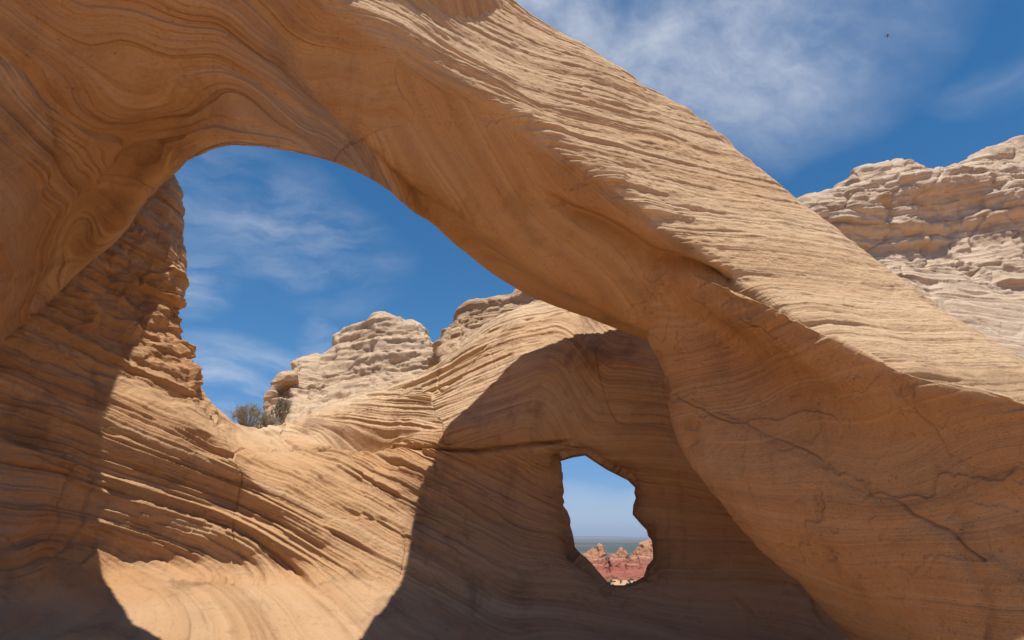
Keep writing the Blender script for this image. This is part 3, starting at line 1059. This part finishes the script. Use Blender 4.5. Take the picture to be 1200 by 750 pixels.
for i, (px, py, Y) in enumerate(ARCHLET):
    p = W(px, py, Y)
    q = W(*ARCHLET[min(i + 1, 6)]) - W(*ARCHLET[max(i - 1, 0)])
    t = unit(q)
    a_ = unit(np.cross(t, [0, 1, 0]))
    b_ = np.cross(t, a_)
    r_ = [0.42, 0.30, 0.24, 0.27, 0.36, 0.50, 0.6][i]
    rows.append([p + r_ * (a_ * math.cos(th) + 1.5 * b_ * math.sin(th)) for th in np.linspace(0, 2 * math.pi, 9)[:-1]])


def archlet_relief(P, N, U, V, qx, qy):
    s = bedding(P, 5, 200, 101, warp=0.3, wf=0.2)
    return 0.10 * layer(s * 2.2, 171, 0.2) + 0.10 * fbm(P * 1.5, 3, 172), s, np.full(len(P), 0.6)


rock("small_arch", np.array(rows), 0.8, archlet_relief, M_PALE, closed_v=True, parent=butte)
tag(butte, "pale layered butte with a knobbed top standing in the gap under the arch", "butte")

# rounded dome right of the butte
sk = [(505, 446, 20.5), (510, 412, 20.6), (515, 391, 20.8), (529, 369, 21), (554, 351, 21.2), (578, 343, 21.4), (598, 341, 21.5), (607, 331, 21.6), (640, 332, 21.7), (680, 340, 21.7), (720, 350, 21.7)]
lv = []
for px, py, Y in sk:
    lv.append([(px + 1, py + 0.3 * (460 - py), Y - 0.9), (px + 2, py + 0.62 * (460 - py), Y - 1.9), (px + 2, 460, Y - 2.9)])
dome = rock_mass("rock_dome", sk, 21, lv, M_PALE, butte_relief(121, 17, 190, 0.45, 0.12, 1.3, 0.5), step=1.3, back=4, foot_px=478)
tag(dome, "rounded tan rock dome rising right of the layered butte, partly behind the arch limb", "rock dome")

# right-hand cliff above the limb
sk = [(860, 300, 20.5), (905, 262, 20.8), (938, 236, 21.0), (975, 219, 21.3), (992, 213, 21.5), (1003, 200, 21.7), (1040, 192, 22), (1070, 189, 22.2), (1088, 196, 22.4), (1110, 190, 22.6), (1135, 184, 22.8),
      (1165, 174, 23), (1205, 165, 23.2), (1270, 150, 23.4), (1360, 150, 23.4)]
lv = []
for px, py, Y in sk:
    b = 470 + 0.1 * (px - 900)
    q = 0.5 + 0.5 * math.sin(px * 0.033)
    lv.append([(px, py + 0.10 * (b - py), Y - 1.1), (px, py + 0.15 * (b - py), Y - 0.75 - 0.55 * q), (px, py + 0.30 * (b - py), Y - 0.7 - 0.5 * q), (px, py + 0.46 * (b - py), Y - 2.0), (px, py + 0.68 * (b - py), Y - 3.6),
               (px, b, Y - 5.4)])
cliff = rock_mass("cliff", sk, 22, lv, M_CLIFF, butte_relief(141, 7, 170, 0.62, 0.16, 1.0, 0.75, 318), step=1.4, back=8)
tag(cliff, "pale pillowy sandstone cliff under the open sky behind the arch's right foot", "cliff")

# ------------------------------------------------------------------ ground and far country


def simple_noise_mat(name, c1, c2, c3, scale, scale2, bump=0.02, bscale=20.0):
    m = bpy.data.materials.new(name)
    m.use_nodes = True
    nt = m.node_tree
    b = nt.nodes["Principled BSDF"]
    b.inputs["Roughness"].default_value = 0.95
    b.inputs["Specular IOR Level"].default_value = 0.1
    tcn = new(nt, "ShaderNodeTexCoord")

    def tex(s, d=6, r=0.62):
        n = new(nt, "ShaderNodeTexNoise")
        n.inputs["Scale"].default_value = s
        n.inputs["Detail"].default_value = d
        n.inputs["Roughness"].default_value = r
        nt.links.new(tcn.outputs["Object"], n.inputs["Vector"])
        return n.outputs["Fac"]
    a = new(nt, "ShaderNodeMix", data_type='RGBA')
    nt.links.new(ramp_in(nt, tex(scale), 0.42, 0.58), a.inputs[0])
    a.inputs[6].default_value = c1 + (1,)
    a.inputs[7].default_value = c2 + (1,)
    a2 = new(nt, "ShaderNodeMix", data_type='RGBA')
    nt.links.new(ramp_in(nt, tex(scale2), 0.52, 0.62), a2.inputs[0])
    nt.links.new(a.outputs[2], a2.inputs[6])
    a2.inputs[7].default_value = c3 + (1,)
    nt.links.new(a2.outputs[2], b.inputs["Base Color"])
    bm = new(nt, "ShaderNodeBump")
    bm.inputs["Distance"].default_value = bump
    nt.links.new(tex(bscale, 6, 0.7), bm.inputs["Height"])
    nt.links.new(bm.outputs[0], b.inputs["Normal"])
    return m


def ramp_in(nt, fac, lo, hi):
    n = nt.nodes.new("ShaderNodeMapRange")
    n.interpolation_type = 'SMOOTHSTEP'
    n.inputs["From Min"].default_value = lo
    n.inputs["From Max"].default_value = hi
    nt.links.new(fac, n.inputs["Value"])
    return n.outputs["Result"]


def terrain_z(x, y):
    r = np.hypot(x, y)
    # slickrock shelf around the arch, valley floor beyond it, a bench of rock behind the gap on the left
    shelf = -2.05 + 0.0 * r
    z = shelf + (-20.0 - shelf) * sstep(20, 150, r)
    bench = sstep(1.5, -5.0, x) * sstep(15.2, 17.5, y) * (1 - sstep(45, 75, r))
    z = z + bench * 4.3
    P = np.stack([x, y, 0 * x], -1).reshape(-1, 3)
    z = z + (0.25 * fbm(P * 0.12, 3, 201)).reshape(x.shape) * sstep(5, 20, r)
    z = z + (0.9 * fbm(P * 0.02, 4, 202)).reshape(x.shape) * sstep(130, 220, r)
    return z


GROUND = simple_noise_mat("slickrock_sand", (0.50, 0.30, 0.165), (0.44, 0.25, 0.13), (0.56, 0.38, 0.24), 0.5, 2.0, 0.02, 18.0)
nr, na = 170, 240
rr = np.concatenate([[0.0], np.geomspace(1.0, 420.0, nr - 1)])
aa = np.linspace(0, 2 * math.pi, na, endpoint=False)
X = rr[:, None] * np.sin(aa)[None]
Y = rr[:, None] * np.cos(aa)[None]
Z = terrain_z(X, Y)
g = link_mesh("ground", np.stack([X, Y, Z], -1), grid_quads(nr, na, True).reshape(-1, 4)[:, ::-1], GROUND)
tag(g, kind="structure")

PLAIN = simple_noise_mat("scrub_plain", (0.055, 0.075, 0.07), (0.075, 0.085, 0.075), (0.16, 0.10, 0.08), 0.004, 0.0011, 0.5, 0.05)
nr2 = 90
rr = np.geomspace(400.0, 60000.0, nr2)
X = rr[:, None] * np.sin(aa)[None]
Y = rr[:, None] * np.cos(aa)[None]
P_ = np.stack([X, Y, 0 * X], -1).reshape(-1, 3)
Z = -22.4 + 5.0 * fbm(P_ * 0.0012, 4, 205).reshape(X.shape) * sstep(700, 2500, rr)[:, None] - 6 * sstep(420, 900, rr)[:, None]
Z = np.where(rr[:, None] < 430, terrain_z(X, Y) - 0.3, Z)
g = link_mesh("plain", np.stack([X, Y, Z], -1), grid_quads(nr2, na, True).reshape(-1, 4)[:, ::-1], PLAIN)
tag(g, kind="structure")


def banded(name, cols, freq, off=0.0):
    m = bpy.data.materials.new(name)
    m.use_nodes = True
    nt = m.node_tree
    b = nt.nodes["Principled BSDF"]
    b.inputs["Roughness"].default_value = 0.95
    b.inputs["Specular IOR Level"].default_value = 0.1
    ab = new(nt, "ShaderNodeAttribute", attribute_name="bed")
    tcn = new(nt, "ShaderNodeTexCoord")
    n = new(nt, "ShaderNodeTexNoise")
    n.inputs["Scale"].default_value = 0.25 * freq
    n.inputs["Detail"].default_value = 6
    nt.links.new(tcn.outputs["Object"], n.inputs["Vector"])
    w = math_node(nt, 'ADD', math_node(nt, 'MULTIPLY', ab.outputs["Fac"], 1.0), math_node(nt, 'MULTIPLY', n.outputs["Fac"], 0.06))
    w = math_node(nt, 'ADD', w, off)
    cr = new(nt, "ShaderNodeValToRGB")
    e = cr.color_ramp.elements
    while len(e) > 1:
        e.remove(e[0])
    e[0].position, e[0].color = cols[0][0], cols[0][1] + (1,)
    for p, c in cols[1:]:
        x = e.new(p)
        x.color = c + (1,)
    nt.links.new(w, cr.inputs[0])
    n1 = new(nt, "ShaderNodeTexNoise", noise_dimensions='1D')
    n1.inputs["Scale"].default_value = 22.0
    n1.inputs["Detail"].default_value = 4
    nt.links.new(w, n1.inputs["W"])
    mx = new(nt, "ShaderNodeMix", data_type='RGBA', blend_type='MULTIPLY')
    nt.links.new(ramp_in(nt, n1.outputs["Fac"], 0.35, 0.6), mx.inputs[0])
    nt.links.new(cr.outputs[0], mx.inputs[6])
    mx.inputs[7].default_value = (0.80, 0.72, 0.68, 1)
    nt.links.new(mx.outputs[2], b.inputs["Base Color"])
    return m


RED = banded("red_banded_rock", [(0.0, (0.33, 0.20, 0.14)), (0.10, (0.30, 0.115, 0.08)), (0.40, (0.31, 0.11, 0.075)), (0.46, (0.40, 0.22, 0.16)), (0.50, (0.30, 0.115, 0.075)),
                                 (0.58, (0.33, 0.13, 0.08)), (0.63, (0.42, 0.26, 0.18)), (0.69, (0.38, 0.19, 0.11)), (1.0, (0.42, 0.24, 0.14))], 1.0)


def red_relief(seed, z0, z1):
    def rel(P, N, U, V, qx, qy):
        t = (P[:, 2] - z0) / (z1 - z0)
        s = P[:, 2] + 1.2 * fbm(P * 0.05, 2, seed)
        d = 2.0 * fbm(P * np.array([0.10, 0.10, 0.03]), 4, seed + 1) + 0.7 * layer(s * 0.45, seed + 2, 0.3, 0.4) + 0.4 * fbm(P * 0.4, 3, seed + 3)
        d += 0.6 * blocks(s * 0.22, P[:, 0] * 0.16, P[:, 1] * 0.1, seed + 5) + 0.35 * blocks(s * 0.6, P[:, 0] * 0.4, P[:, 1] * 0.3, seed + 6)
        return d, t + 0.03 * fbm(P * 0.03, 2, seed + 4), np.zeros(len(P))
    return rel


def red_butte(label, pts, Yb, seed):
    sk = [(x, y, Yb) for x, y in pts]
    lv = []
    cx = (pts[0][0] + pts[-1][0]) / 2
    for x, y in pts:
        lv.append([(cx + (x - cx) * 1.03, y + 0.35 * (674 - y), Yb - 5), (cx + (x - cx) * 1.08, y + 0.7 * (674 - y), Yb - 9), (cx + (x - cx) * 1.2, 677, Yb - 20)])
    o = rock_mass("red_butte", sk, Yb, lv, RED, red_relief(seed, W(700, 677, Yb)[2], W(700, 640, Yb)[2]), step=0.5, back=40, foot=-32)
    return tag(o, label, "red butte", "red buttes seen through the window")


red_butte("red butte with two pale knobs at the left edge of the window view",
          [(672, 668), (684, 652), (690, 646), (694, 644), (699, 645), (701, 641), (705, 641), (708, 649), (710, 659), (713, 669)], 340.0, 301)
red_butte("lower middle red butte framed in the small rock window",
          [(706, 669), (712, 660), (716, 650), (721, 648), (728, 644), (732, 647), (735, 654), (739, 661), (744, 670)], 352.0, 311)
red_butte("broad red butte with a pale cap at the window's right edge",
          [(731, 669), (737, 657), (743, 648), (749, 642), (754, 638), (759, 636), (764, 638), (770, 645), (782, 648), (796, 660), (804, 672)], 344.0, 321)

# far mesas on the horizon
MESA = banded("far_mesa", [(0.0, (0.10, 0.105, 0.08)), (0.45, (0.09, 0.10, 0.085)), (0.55, (0.22, 0.14, 0.11)), (0.8, (0.20, 0.12, 0.095)), (0.86, (0.085, 0.10, 0.09)), (1.0, (0.08, 0.10, 0.075))], 0.01)
for Yd, hts, lift in ((5200.0, ((-9000, 9000)), -22.0), (14000.0, ((-26000, 26000)), 40.0)):
    n = 160
    xs = np.linspace(hts[0], hts[1], n)
    Pn = np.stack([xs, 0 * xs + Yd, 0 * xs], 1)
    top = lift + (0.0035 * Yd) * np.clip(fbm(Pn * (8.0 / Yd), 4, 401), -0.9, 0.9) * 0.8
    yy = Yd + 0.10 * Yd * fbm(Pn * (5.0 / Yd), 4, 402)
    base = -34.0
    prof = [(0.0, -0.05), (0.45, 0.02), (0.86, 0.03), (1.0, 0.05), (1.0, 0.35), (0.0, 0.40)]
    V_ = np.stack([np.stack([xs, yy + p[1] * Yd, base + (top - base) * p[0]], 1) for p in prof], 1)
    bedv = np.tile(np.array([p[0] for p in prof]), n)
    o = link_mesh("mesa_hills", V_, grid_quads(n, len(prof)).reshape(-1, 4), MESA, {"bed": bedv})
    tag(o, kind="structure")

# ------------------------------------------------------------------ plants


def plain_mat(name, col, rough=0.8, var=0.25):
    m = bpy.data.materials.new(name)
    m.use_nodes = True
    nt = m.node_tree
    b = nt.nodes["Principled BSDF"]
    b.inputs["Roughness"].default_value = rough
    b.inputs["Specular IOR Level"].default_value = 0.2
    tcn = new(nt, "ShaderNodeTexCoord")
    n = new(nt, "ShaderNodeTexNoise")
    n.inputs["Scale"].default_value = 9.0
    n.inputs["Detail"].default_value = 3
    nt.links.new(tcn.outputs["Object"], n.inputs["Vector"])
    mx = new(nt, "ShaderNodeMix", data_type='RGBA')
    nt.links.new(n.outputs["Fac"], mx.inputs[0])
    mx.inputs[6].default_value = tuple(c * (1 - var) for c in col) + (1,)
    mx.inputs[7].default_value = tuple(c * (1 + var) for c in col) + (1,)
    nt.links.new(mx.outputs[2], b.inputs["Base Color"])
    return m


TWIG = plain_mat("grey_twig", (0.34, 0.30, 0.25))
LEAF = plain_mat("sage_leaf", (0.23, 0.22, 0.165))
LEAF2 = plain_mat("olive_leaf", (0.13, 0.14, 0.075))
FEATHER = plain_mat("dark_feather", (0.10, 0.10, 0.11))


def tube(V, Q, pts, radii, sides=4):
    b = len(V)
    pts = np.asarray(pts, float)
    n = len(pts)
    for i in range(n):
        t = pts[min(i + 1, n - 1)] - pts[max(i - 1, 0)]
        t = unit(t)
        a = unit(np.cross(t, [0.31, 0.2, 0.93]))
        c = np.cross(t, a)
        for k in range(sides):
            th = 2 * math.pi * k / sides
            V.append(pts[i] + radii[i] * (a * math.cos(th) + c * math.sin(th)))
    for i in range(n - 1):
        for k in range(sides):
            k2 = (k + 1) % sides
            Q.append((b + i * sides + k, b + i * sides + k2, b + (i + 1) * sides + k2, b + (i + 1) * sides + k))


def shrub(label, base, wid, hgt, seed, stems=46, leaves=1500, leaf_mat=None, leaf=0.022, group=None):
    rnd = random.Random(seed)
    root = empty("shrub", tuple(base))
    tag(root, label, "shrub", group)
    V, Q, tips = [], [], []
    for s in range(stems):
        a = rnd.uniform(0, 2 * math.pi)
        lean = rnd.random() ** 0.5
        end = np.array([math.cos(a) * lean * wid * 0.5, math.sin(a) * lean * wid * 0.5, hgt * math.sqrt(max(0.04, 1.0 - 0.85 * lean ** 2)) * rnd.uniform(0.65, 1.08)])
        st = np.array([math.cos(a), math.sin(a), 0]) * 0.30 * wid * lean * rnd.random()
        mid = st * 0.4 + end * 0.5 + np.array([rnd.uniform(-.05, .05), rnd.uniform(-.05, .05), 0.02]) * wid
        pts = [st - [0, 0, 0.08], mid, end]
        tube(V, Q, pts, [0.010, 0.007, 0.003])
        for b in range(5):
            t = rnd.uniform(0.4, 1.0)
            o = mid + (end - mid) * t
            e = o + np.array([rnd.uniform(-.16, .16) * wid, rnd.uniform(-.16, .16) * wid, rnd.uniform(-0.02, .22) * hgt])
            tube(V, Q, [o, (o + e) / 2 + 0.01, e], [0.005, 0.004, 0.002], 3)
            tips += [(o, e)]
    link_mesh("stems", np.array(V), np.array(Q), TWIG, parent=root)
    if leaves:
        V, Q = [], []
        for k in range(leaves):
            o, e = tips[rnd.randrange(len(tips))]
            p = o + (e - o) * rnd.uniform(0.2, 1.1) + np.array([rnd.gauss(0, .02), rnd.gauss(0, .02), rnd.gauss(0, .02)]) * wid
            d = unit(np.array([rnd.gauss(0, 1), rnd.gauss(0, 1), rnd.gauss(0.6, 1)]))
            sd = unit(np.cross(d, [rnd.gauss(0, 1), rnd.gauss(0, 1), 1.0]))
            l, w_ = leaf * rnd.uniform(0.7, 1.5), leaf * 0.32
            b = len(V)
            V += [p, p + d * l * 0.5 + sd * w_, p + d * l, p + d * l * 0.5 - sd * w_]
            Q.append((b, b + 1, b + 2, b + 3))
        link_mesh("foliage", np.array(V), np.array(Q), leaf_mat, parent=root, smooth=False)
    return root


GAP = "shrubs on the lip of the gap"
shrub("round grey-green shrub on the lip of the gap, leftmost and largest there", W(291, 500, 16.6), 1.15, 0.62, 501, 90, 3600, LEAF, 0.026, GAP)
shrub("leafless grey shrub between the two leafy shrubs in the gap", W(313, 502, 16.9), 0.75, 0.40, 502, 70, 500, LEAF, 0.02, GAP)
shrub("upright olive shrub against the foot of the layered butte", W(328, 494, 17.4), 0.62, 0.72, 503, 60, 2200, LEAF2, 0.026, GAP)

V, Q = [], []
rnd = random.Random(77)
for k in range(420):
    yy = rnd.uniform(150, 420)
    xx = yy * rnd.uniform(0.02, 0.34)
    zz = float(terrain_z(np.array([xx]), np.array([yy]))[0])
    r = rnd.uniform(0.4, 1.0)
    for q in range(26):
        a = rnd.uniform(0, 6.283)
        e = rnd.uniform(0.05, 1.0)
        c = np.array([xx + r * math.cos(a) * (1 - e * e) ** 0.5 * rnd.uniform(.5, 1), yy + r * math.sin(a) * (1 - e * e) ** 0.5, zz + r * 0.9 * e])
        u = unit(np.array([rnd.gauss(0, 1) for _ in range(3)])) * 0.35 * r
        w_ = unit(np.cross(u, [rnd.gauss(0, 1), 1, rnd.gauss(0, 1)])) * 0.3 * r
        b = len(V)
        V += [c - u - w_, c + u - w_, c + u + w_, c - u + w_]
        Q.append((b, b + 1, b + 2, b + 3))
sc = link_mesh("scrub", np.array(V), np.array(Q), plain_mat("dark_scrub", (0.12, 0.13, 0.09)), smooth=False)
tag(sc, "dark green scrub dotted over the valley floor beyond the window", "scrub", kind="stuff")

# ------------------------------------------------------------------ bird
bird = empty("bird", tuple(W(1040, 42, 105.0)))
bird.rotation_euler = (0.12, 0.25, math.radians(-25))
tag(bird, "small dark bird gliding across the cloud high at the right", "bird")
V, Q = [], []
prof = [(-0.42, 0.02), (-0.30, 0.05), (-0.10, 0.10), (0.08, 0.105), (0.20, 0.07), (0.27, 0.055), (0.34, 0.05), (0.39, 0.02), (0.45, 0.006)]
tube(V, Q, [(x, 0, 0.02 * (x > 0.2)) for x, r in prof], [r for x, r in prof], 8)
for sgn in (-1, 1):
    b = len(V)
    sp = [(0.0, 0.16, -0.14, 0.05), (0.22, 0.20, -0.12, 0.09), (0.42, 0.20, -0.10, 0.08), (0.60, 0.14, -0.10, 0.04), (0.74, 0.03, -0.10, 0.0)]
    for y, xa, xb, z in sp:
        for dz in (0.008, -0.008):
            V.append(np.array([xa, sgn * y, z + dz]))
            V.append(np.array([xb, sgn * y, z + dz]))
    for i in range(len(sp) - 1):
        o = b + i * 4
        Q += [(o, o + 1, o + 5, o + 4), (o + 2, o + 6, o + 7, o + 3), (o, o + 4, o + 6, o + 2), (o + 1, o + 3, o + 7, o + 5)]
b = len(V)
V += [np.array(p) for p in ((-0.30, -0.03, 0.01), (-0.30, 0.03, 0.01), (-0.62, 0.10, 0.01), (-0.62, -0.10, 0.01), (-0.30, -0.03, -0.008), (-0.30, 0.03, -0.008), (-0.62, 0.10, -0.002), (-0.62, -0.10, -0.002))]
Q += [(b, b + 1, b + 2, b + 3), (b + 7, b + 6, b + 5, b + 4), (b + 2, b + 6, b + 7, b + 3), (b + 1, b + 5, b + 6, b + 2), (b, b + 3, b + 7, b + 4)]
link_mesh("body", np.array(V), np.array(Q), FEATHER, parent=bird)

# ------------------------------------------------------------------ the air
hm = bpy.data.materials.new("thin_air")
hm.use_nodes = True
hn = hm.node_tree
hn.nodes.clear()
ho = new(hn, "ShaderNodeOutputMaterial")
hv = new(hn, "ShaderNodeVolumePrincipled")
hv.inputs["Color"].default_value = (0.62, 0.74, 0.92, 1)
hv.inputs["Density"].default_value = 0.00006
hv.inputs["Anisotropy"].default_value = 0.0
hn.links.new(hv.outputs[0], ho.inputs["Volume"])
zt, zb, hw = 420.0, -60.0, 61000.0
V = [np.array([sx * hw, sy * hw, z]) for z in (zb, zt) for sx, sy in ((-1, -1), (1, -1), (1, 1), (-1, 1))]
Q = [(3, 2, 1, 0), (4, 5, 6, 7), (0, 1, 5, 4), (1, 2, 6, 5), (2, 3, 7, 6), (3, 0, 4, 7)]
hz_ = link_mesh("haze", np.array(V), np.array(Q), hm, smooth=False)
tag(hz_, "thin blue haze in the desert air over the whole scene", "haze", kind="stuff")
